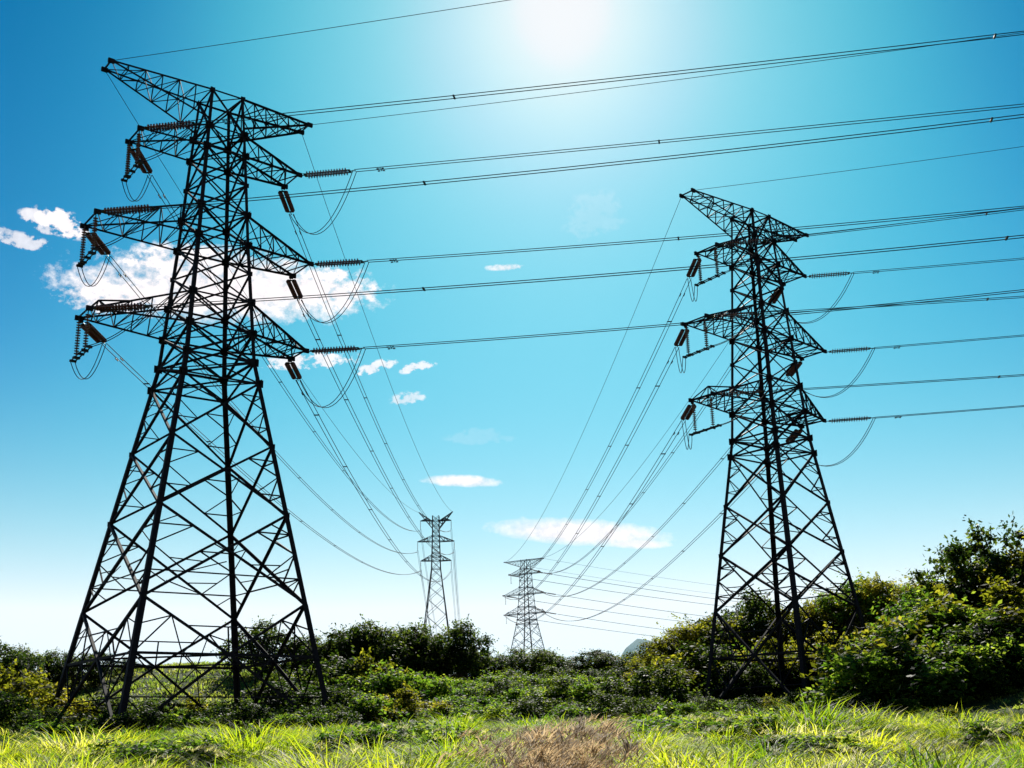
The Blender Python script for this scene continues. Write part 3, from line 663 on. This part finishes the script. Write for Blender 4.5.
def plume_heads(fx_, fy_, fz_, pp, length, tint0):
    m_ = len(fx_); fa = rng.normal(.4, .9, m_); t = np.tile(np.linspace(0, 1, pp), m_); A_ = np.repeat(fa, pp)
    P = np.stack([np.repeat(fx_, pp) + np.cos(A_) * t * length, np.repeat(fy_, pp) + np.sin(A_) * t * length, np.repeat(fz_, pp) + .5 * length * t - .6 * length * t ** 2], -1); n = m_ * pp
    return P, A_ + rng.normal(0, .7, n), rng.uniform(.05, .12, n), rng.uniform(.5, 1.4, n), rng.uniform(.2, .9, n), .008 * rng.uniform(.6, 1.3, n), np.clip(rng.normal(tint0, .12, n), 0, 1)
def fld(x, y): return (y < 64) | (x < 13)
sets = [tussocks(5.0, 18, 1000, 44, .38, .6, .024, not_dry), tussocks(18, 42, 2800, 36, .52, .56, .034), tussocks(42, 84, 4600, 24, .72, .55, .058, fld),
        domes(6.5, 16, 70, .5, 1.0, 1100, .019, lambda x, y: ~in_dry(x, y)), domes(15, 36, 150, .95, 1.25, 850, .026), domes(34, 62, 150, 1.5, 1.4, 430, .039), domes(58, 82, 95, 1.9, 1.35, 230, .058, fld)]
hx_, hy_ = wedge(6, 34, 520); hk = not_dry(hx_, hy_) & (vnoise(hx_, hy_, .5, 21) > -.1); hx_, hy_ = hx_[hk], hy_[hk]
sets.append(plume_heads(hx_, hy_, ground(hx_, hy_) + rng.uniform(.7, 1.15, len(hx_)), 24, .26, .97))
cat_ = [np.concatenate([s[i] for s in sets]) for i in range(7)]
go = blades(*cat_, 'grass', GRASS); tag(go, 'tall sunlit yellow-green grass covering the field in front', 'grass', kind='stuff')
# dry plume grass in the middle of the foreground
cx = rng.normal(0, 1, 300); yy = 9.5 + rng.uniform(-2.8, 2.8, 300); xx = .022 * yy + np.clip(cx, -1.6, 1.6) * (.018 * yy + .04)
per = 24; n = len(xx) * per; X = np.repeat(xx, per) + rng.normal(0, .13, n); Y = np.repeat(yy, per) + rng.normal(0, .13, n)
b1 = (np.stack([X, Y, ground(X, Y) - .03], -1), rng.uniform(0, 6.283, n), 1.42 * rng.uniform(.45, 1.1, n), rng.uniform(.02, .22, n), rng.uniform(.1, .9, n), .013 * rng.uniform(.6, 1.4, n), np.clip(np.repeat(rng.normal(.33, .16, len(xx)), per) + rng.normal(0, .15, n), 0, 1))
hk = rng.choice(len(xx), 330); px_ = xx[hk] + rng.normal(0, .18, 330); py_ = yy[hk] + rng.normal(0, .18, 330)
b2 = plume_heads(px_, py_, ground(px_, py_) + rng.uniform(.95, 1.5, 330), 30, .28, .85)
go = blades(*[np.concatenate([b1[i], b2[i]]) for i in range(7)], 'dry_grass', DRY); tag(go, 'patch of dry brown plume grass in the middle of the field', 'dry grass', kind='stuff')
# short bright grass on the banks behind
def bank_keep(x, y): return vnoise(x, y, .09, 11) > -.75
sB = tussocks(84, 260, 17000, 16, 1.0, .6, .15, bank_keep, .6)
go = blades(*sB, 'bank_grass', BANK); tag(go, 'short sunlit grass on the sloping banks behind the bushes', 'bank grass', kind='stuff')

# ------------------------------------------------------------------ trees and bushes
def crown_mesh(name, m, lobes, nleaf, size, seed, loose=.0, shoots=0):
    """many small leaf faces spread through a set of lobes (unit height, base at z = 0)"""
    r = np.random.default_rng(seed); V = []; T = []
    w = np.array([l[3] * l[3] for l in lobes]); cnt = (nleaf * w / w.sum()).astype(int)
    for (lx, ly, lz, lr, sq), c in zip(lobes, cnt):
        d = r.normal(size=(c, 3)); d /= np.linalg.norm(d, axis=1)[:, None]; d[:, 2] = np.where(d[:, 2] < -.55, -d[:, 2], d[:, 2])
        # twig tips: leaves gather in small sprays
        ns = max(6, c // 14); sd = r.normal(size=(ns, 3)); sd /= np.linalg.norm(sd, axis=1)[:, None]; sd[:, 2] = np.where(sd[:, 2] < -.5, -sd[:, 2], sd[:, 2])
        rad = lr * (r.uniform(.35, 1.0, ns) ** .55) * (1 + loose * r.normal(0, .35, ns))
        k = r.integers(0, ns, c); p = sd[k] * rad[k][:, None] + r.normal(0, lr * .085 + size * .55, (c, 3))
        p[:, 2] *= sq; p += np.array([lx, ly, lz])
        nrm = d * .7 + sd[k] * .6 + np.array([0, 0, .55]); nrm += r.normal(0, .45, nrm.shape); nrm /= np.linalg.norm(nrm, axis=1)[:, None]
        a = np.cross(nrm, r.normal(size=nrm.shape)); a /= np.linalg.norm(a, axis=1)[:, None]; b = np.cross(nrm, a)
        s = size * r.uniform(.6, 1.35, c)[:, None]
        V.append(np.stack([p - a * s, p + b * s * .5, p + a * s, p - b * s * .5], 1)); t = np.clip(.5 + r.normal(0, .14) + r.normal(0, .17, ns)[k] + r.normal(0, .13, c), 0, 1); T.append(np.repeat(t, 4))
    for q in range(shoots):
        lx, ly, lz, lr, sq = lobes[r.integers(0, len(lobes))]; d = r.normal(size=3); d[2] = abs(d[2]) * 1.4 + .3; d /= np.linalg.norm(d)
        c = 18; t = np.linspace(0, 1, c)[:, None]; ln = lr * r.uniform(.7, 1.5); b0 = np.array([lx, ly, lz]) + d * lr * .6 * np.array([1, 1, sq])
        p = b0 + d * t * ln + np.array([d[0], d[1], -.25]) * (t ** 2) * ln * .35 + r.normal(0, size * .7, (c, 3))
        nrm = r.normal(size=(c, 3)) + np.array([0, 0, .8]); nrm /= np.linalg.norm(nrm, axis=1)[:, None]; a = np.cross(nrm, r.normal(size=nrm.shape)); a /= np.linalg.norm(a, axis=1)[:, None]; b = np.cross(nrm, a)
        s = size * r.uniform(.5, 1.1, c)[:, None]; V.append(np.stack([p - a * s, p + b * s * .5, p + a * s, p - b * s * .5], 1)); T.append(np.repeat(np.clip(.52 + r.normal(0, .16, c), 0, 1), 4))
    V = np.concatenate(V).reshape(-1, 3); keep = V[:, 2] > -.05
    V[~keep, 2] = -.05 * r.uniform(0, 1, (~keep).sum())
    return np_mesh(name, V, np.arange(len(V)).reshape(-1, 4), m, tint=np.concatenate(T))
def trunk_mesh(name, h, r0, lobes, seed):
    rr = random.Random(seed); mb = MB(); top = Vector((rr.uniform(-.03, .03), rr.uniform(-.03, .03), h))
    n = 6; ax = [Vector((0, 0, -.06)).lerp(top, i / n) + Vector((rr.uniform(-1, 1), rr.uniform(-1, 1), 0)) * .012 for i in range(n + 1)]
    mb.tube(ax, [r0 * (1.25 - .8 * i / n) for i in range(n + 1)], 7)
    for (lx, ly, lz, lr, sq) in lobes:
        s = rr.uniform(.45, .95); a = ax[int(s * n)]; b = Vector((lx, ly, lz)); m_ = a.lerp(b, .5) + Vector((rr.uniform(-.03, .03), rr.uniform(-.03, .03), .03))
        mb.tube([a, m_, b], [r0 * .5, r0 * .3, r0 * .12], 5)
        for q in range(3):
            e = b + Vector((rr.uniform(-1, 1), rr.uniform(-1, 1), rr.uniform(-.2, 1))).normalized() * lr * .7; mb.tube([m_, e], [r0 * .22, r0 * .05], 4)
    return mb.build(name, BARK)
def lobes_round(seed, n=13, rx=.38, z0=.06, z1=.86, lr=(.15, .24)):
    r = random.Random(seed); out = [(0, 0, (z0 + z1) / 2, lr[1] * 1.1, .9)]
    for i in range(n):
        a = i * 2.4 + r.uniform(-.4, .4); t = (i + .5) / n; z = z0 + (z1 - z0) * t; q = rx * math.sqrt(max(.08, 1 - (2 * t - .9) ** 2)) * r.uniform(.65, 1.1)
        out.append((math.cos(a) * q, math.sin(a) * q, z + r.uniform(-.07, .07), r.uniform(lr[0] * .7, lr[1] * 1.1), r.uniform(.65, 1.0)))
    return out
def lobes_bush(seed, n=9, rx=.62, lr=(.26, .4)):
    r = random.Random(seed); out = [(0, 0, .3, .36, .9)]; n = int(n * 1.9); lr = (lr[0] * .5, lr[1] * .78)
    for i in range(n):
        a = i * 2.4 + r.uniform(-.6, .6); q = rx * math.sqrt(r.uniform(.03, 1.0)); out.append((math.cos(a) * q, math.sin(a) * q, r.uniform(.12, .92) * (1.1 - .62 * q / rx), r.uniform(*lr), r.uniform(.65, 1)))
    return out
PROTO = {}
def proto(key, kind, lobes, m, nleaf, size, seed, trunk_h=.5, trunk_r=.03, loose=0.0):
    root = empty('tree' if kind == 'tree' else 'bush'); kids = []
    c = crown_mesh('crown' if kind == 'tree' else 'foliage', m, lobes, nleaf, size, seed, loose, 34 if kind == 'bush' else 46); c.parent = root; kids.append(c)
    t = trunk_mesh('trunk' if kind == 'tree' else 'stem', trunk_h, trunk_r, lobes[:6] if kind == 'bush' else lobes, seed); t.parent = root; kids.append(t)
    PROTO[key] = [root, kids, True]
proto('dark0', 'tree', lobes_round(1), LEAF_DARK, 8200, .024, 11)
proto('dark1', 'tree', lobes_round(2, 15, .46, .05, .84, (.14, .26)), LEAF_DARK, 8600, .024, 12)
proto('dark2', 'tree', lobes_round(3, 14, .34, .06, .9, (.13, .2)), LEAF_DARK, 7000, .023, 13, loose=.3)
proto('olive0', 'tree', lobes_round(4, 15, .48, .05, .86, (.15, .25)), LEAF_OLIVE, 8200, .024, 14, loose=.3)
proto('olive1', 'tree', lobes_round(5, 14, .4, .05, .88, (.13, .22)), LEAF_OLIVE, 6500, .024, 15, loose=.6)
proto('mid0', 'tree', lobes_round(6, 15, .46, .05, .86, (.15, .25)), LEAF_MID, 8200, .024, 16, loose=.3)
proto('sparse', 'tree', lobes_round(7, 12, .46, .45, .93, (.08, .14)), LEAF_DARK, 1500, .026, 17, .7, .022, .6)
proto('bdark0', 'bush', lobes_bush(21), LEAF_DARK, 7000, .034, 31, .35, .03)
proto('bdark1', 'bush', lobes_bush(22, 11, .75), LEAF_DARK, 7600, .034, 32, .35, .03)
proto('bmid0', 'bush', lobes_bush(23, 10, .7), LEAF_MID, 7200, .036, 33, .35, .03, .3)
proto('bmid1', 'bush', lobes_bush(24, 9, .8, (.22, .36)), LEAF_MID, 7000, .037, 34, .3, .03, .4)
proto('bolive0', 'bush', lobes_bush(25, 10, .7), LEAF_OLIVE, 7000, .036, 35, .35, .03, .35)
proto('bolive1', 'bush', lobes_bush(26, 9, .6, (.2, .34)), LEAF_OLIVE, 6000, .036, 36, .35, .03, .6)
ORD = ['first', 'second', 'third', 'fourth', 'fifth', 'sixth', 'seventh', 'eighth', 'ninth', 'tenth', 'eleventh', 'twelfth', 'thirteenth', 'fourteenth', 'fifteenth', 'sixteenth', 'seventeenth', 'eighteenth']
LOOK = dict(dark0='dark round tree', dark1='dark spreading tree', dark2='dark narrow tree', olive0='olive yellow-green tree', olive1='loose olive tree', mid0='green leafy tree', sparse='thin sparse tree',
            bdark0='dark bush', bdark1='broad dark bush', bmid0='green bush', bmid1='broad green bush', bolive0='olive bush', bolive1='loose olive bush')
def plant(key, px, ytop, Y, aspect, label, group, rot=None):
    root, kids, fresh = PROTO[key]
    if fresh: o = root; PROTO[key][2] = False
    else: o, _ = copy_tree(root, kids)
    p = at(px, ytop, Y); z0 = gz(p.x, Y); H = max(p.z - z0, .8)
    o.location = (p.x, Y, z0 - (.1 if key[0] != 'b' else .06) * H); hh = H * (1.02 if key[0] != 'b' else 1.0)
    wdt = hh * aspect; o.scale = (wdt, wdt, hh); o.rotation_euler = (0, 0, rot if rot is not None else random.uniform(0, 6.28))
    tag(o, label, 'tree' if root.name.startswith('tree') else 'bush', group); return o
def row(items, where, group):
    items = sorted(items, key=lambda i: i[1])
    for n, (key, px, yt, Y, asp) in enumerate(items):
        plant(key, px, yt, Y, asp, f'{LOOK[key]}, {ORD[n]} from the left {where}', group)
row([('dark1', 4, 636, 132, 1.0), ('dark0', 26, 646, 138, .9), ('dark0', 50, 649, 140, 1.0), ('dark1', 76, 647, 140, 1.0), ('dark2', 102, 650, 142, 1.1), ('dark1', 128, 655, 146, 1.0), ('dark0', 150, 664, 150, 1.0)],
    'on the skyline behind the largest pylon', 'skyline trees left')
row([('bolive0', 22, 662, 98, 1.25), ('bolive1', 44, 668, 100, 1.1), ('bdark0', 2, 684, 88, 1.2), ('bdark1', 66, 690, 104, 1.2), ('bmid0', 92, 694, 106, 1.2)],
    'in the clump at the left edge', 'bushes at the left edge')
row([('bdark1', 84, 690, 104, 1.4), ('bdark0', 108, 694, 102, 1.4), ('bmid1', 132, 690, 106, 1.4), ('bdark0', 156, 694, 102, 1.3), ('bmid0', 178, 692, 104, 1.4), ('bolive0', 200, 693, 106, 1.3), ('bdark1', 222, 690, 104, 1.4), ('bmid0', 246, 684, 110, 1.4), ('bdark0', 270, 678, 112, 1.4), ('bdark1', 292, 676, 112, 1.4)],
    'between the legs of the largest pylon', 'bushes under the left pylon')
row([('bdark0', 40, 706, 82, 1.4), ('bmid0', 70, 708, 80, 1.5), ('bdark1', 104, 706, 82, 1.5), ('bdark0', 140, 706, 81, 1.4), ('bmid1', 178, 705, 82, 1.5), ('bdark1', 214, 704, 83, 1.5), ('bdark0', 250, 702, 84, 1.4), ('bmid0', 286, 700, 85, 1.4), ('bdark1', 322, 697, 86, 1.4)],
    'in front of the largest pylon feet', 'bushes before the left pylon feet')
row([('dark1', 265, 615, 150, 1.0), ('dark0', 296, 637, 150, 1.0), ('dark1', 322, 629, 148, 1.0), ('dark2', 345, 625, 146, 1.2), ('dark0', 368, 619, 146, 1.0), ('dark1', 392, 619, 148, 1.0), ('dark0', 414, 622, 150, 1.0), ('dark2', 432, 639, 152, 1.1), ('dark0', 459, 618, 150, .92)],
    'of the front row by the horned pylon', 'skyline trees centre left')
row([('dark0', 308, 640, 172, 1.2), ('dark1', 332, 638, 170, 1.2), ('dark0', 356, 634, 172, 1.2), ('dark1', 380, 634, 170, 1.2), ('dark0', 404, 636, 172, 1.2), ('dark1', 424, 644, 172, 1.2), ('dark0', 442, 644, 170, 1.2), ('dark1', 466, 646, 172, 1.2)],
    'of the rear row by the horned pylon', 'rear trees centre left')
row([('bmid1', 436, 672, 138, 1.5), ('bmid0', 456, 676, 134, 1.4), ('bmid1', 474, 668, 140, 1.5), ('bmid0', 492, 672, 136, 1.4), ('bmid1', 510, 668, 140, 1.5)],
    'on the green bank below the horned pylon', 'bushes on the centre bank')
row([('bdark1', 306, 654, 118, 1.1), ('bdark0', 330, 652, 122, 1.1), ('bmid0', 354, 652, 120, 1.1), ('bolive0', 378, 650, 122, 1.0), ('bmid1', 402, 656, 120, 1.1), ('bmid1', 426, 668, 124, 1.2), ('bmid0', 452, 684, 118, 1.4)],
    'in the middle bushes left of centre', 'bushes centre left')
row([('bdark0', 314, 684, 96, 1.3), ('bdark1', 340, 680, 98, 1.3), ('bmid1', 368, 684, 98, 1.3), ('bolive0', 394, 684, 98, 1.2), ('bolive1', 418, 688, 98, 1.3), ('bmid0', 446, 694, 98, 1.4), ('bmid1', 474, 694, 100, 1.4), ('bmid0', 500, 692, 98, 1.3)],
    'in the front hedge line left of centre', 'bushes centre left front')
row([('dark1', 478, 648, 176, 1.5), ('dark0', 500, 653, 172, 1.5), ('dark1', 526, 644, 166, 1.5), ('dark0', 546, 649, 170, 1.6), ('dark1', 570, 653, 174, 1.6), ('dark2', 592, 649, 174, 1.8), ('dark0', 610, 652, 170, 1.6), ('dark1', 634, 649, 166, 1.6)],
    'below the flat-topped pylon', 'skyline trees centre')
row([('bmid1', 34, 722, 40, 1.4), ('bmid0', 146, 716, 34, 1.5), ('bmid1', 226, 717, 38, 1.5), ('bmid0', 386, 696, 36, 1.2), ('bmid1', 438, 706, 33, 1.3), ('bmid1', 634, 700, 36, 1.4), ('bmid0', 684, 694, 38, 1.5), ('bmid1', 732, 700, 36, 1.4), ('bmid0', 812, 716, 32, 1.5), ('bolive1', 950, 706, 44, 1.3), ('bmid1', 1006, 708, 34, 1.4)],
    'among the leafy clumps in the grass field', 'leafy clumps in the field')
row([('bdark1', 516, 672, 130, 1.3), ('bmid0', 546, 672, 124, 1.3), ('bdark0', 572, 674, 124, 1.3), ('bmid1', 600, 672, 122, 1.2), ('bdark1', 628, 668, 118, 1.2), ('bdark0', 652, 662, 116, 1.2)],
    'of the middle bushes right of centre', 'bushes centre right')
row([('bdark1', 520, 664, 146, 1.4), ('bmid0', 540, 668, 142, 1.3), ('bdark0', 560, 664, 146, 1.4), ('bmid1', 580, 668, 142, 1.4), ('bdark1', 600, 664, 146, 1.4), ('bdark0', 622, 664, 142, 1.4), ('bolive0', 644, 660, 140, 1.3)],
    'of the rear bushes right of centre', 'bushes centre right rear')
row([('bdark0', 528, 694, 98, 1.3), ('bdark1', 556, 692, 98, 1.3), ('bmid0', 584, 692, 96, 1.3), ('bdark0', 612, 690, 96, 1.3), ('bdark1', 642, 690, 94, 1.3), ('bmid1', 668, 692, 94, 1.3)],
    'in the front hedge line right of centre', 'bushes centre right front')
row([('olive0', 662, 632, 158, 1.2), ('olive0', 684, 618, 160, 1.2), ('olive1', 706, 608, 162, 1.2), ('dark1', 730, 606, 164, 1.2), ('dark0', 755, 588, 166, .9), ('olive0', 782, 600, 164, 1.0), ('olive1', 808, 594, 160, 1.0), ('olive0', 832, 584, 158, 1.0), ('mid0', 852, 570, 156, 1.1), ('olive1', 872, 567, 152, 1.0), ('mid0', 894, 578, 150, 1.1), ('olive0', 914, 574, 146, 1.1)],
    'in the skyline row behind the right pylon', 'skyline trees right')
row([('mid0', 932, 566, 118, 1.1), ('sparse', 958, 538, 118, .9), ('olive0', 975, 552, 116, 1.0), ('sparse', 985, 524, 116, .9), ('dark1', 1000, 548, 112, 1.1), ('olive1', 1018, 534, 112, 1.0), ('olive0', 1042, 528, 112, 1.0)],
    'on top of the right hillside', 'trees on the right hilltop')
def band(x0, x1, n, yfun, Yv, keys, asp=1.25):
    return [(keys[i % len(keys)], x0 + (x1 - x0) * (i + .5) / n + random.uniform(-6, 6), yfun(x0 + (x1 - x0) * (i + .5) / n) + random.uniform(-5, 5), Yv + random.uniform(-4, 4), asp * random.uniform(.9, 1.2)) for i in range(n)]
row(band(676, 900, 9, lambda x: 648 - (x - 676) * .13, 136, ['bolive0', 'bdark0', 'bmid0', 'bolive1', 'bdark1', 'bolive0', 'bmid1']), 'on the slope behind the right pylon', 'upper slope bushes')
row(band(690, 900, 9, lambda x: 668 - (x - 690) * .09, 131, ['bmid0', 'bdark1', 'bdark0', 'bmid1', 'bolive0', 'bdark0', 'bdark1']), 'around the legs of the right pylon', 'bushes round the right pylon')
row([('bdark0', 700, 694, 110, 1.3), ('bmid0', 724, 690, 113, 1.4), ('bdark1', 748, 692, 109, 1.4), ('bolive0', 772, 694, 107, 1.2), ('bdark0', 796, 690, 113, 1.3), ('bmid1', 822, 684, 110, 1.4), ('bdark1', 848, 678, 110, 1.4)],
    'at the feet of the right pylon', 'bushes at the right pylon feet')
row(band(900, 1050, 7, lambda x: 594 - (x - 900) * .14, 104, ['bolive0', 'bmid0', 'bdark1', 'bolive1', 'bmid1']), 'on the upper slope at the right', 'upper right slope bushes')
row(band(892, 1050, 8, lambda x: 630 - (x - 880) * .1, 96, ['bmid1', 'bdark1', 'bmid0', 'bmid1', 'bdark0']), 'on the middle slope at the right', 'middle right slope bushes')
row(band(680, 1050, 14, lambda x: 700 - max(0, x - 800) * .07, 92, ['bdark0', 'bmid0', 'bdark1', 'bmid1', 'bdark1', 'bmid0', 'bdark0']), 'at the foot of the right hillside', 'front slope bushes right')
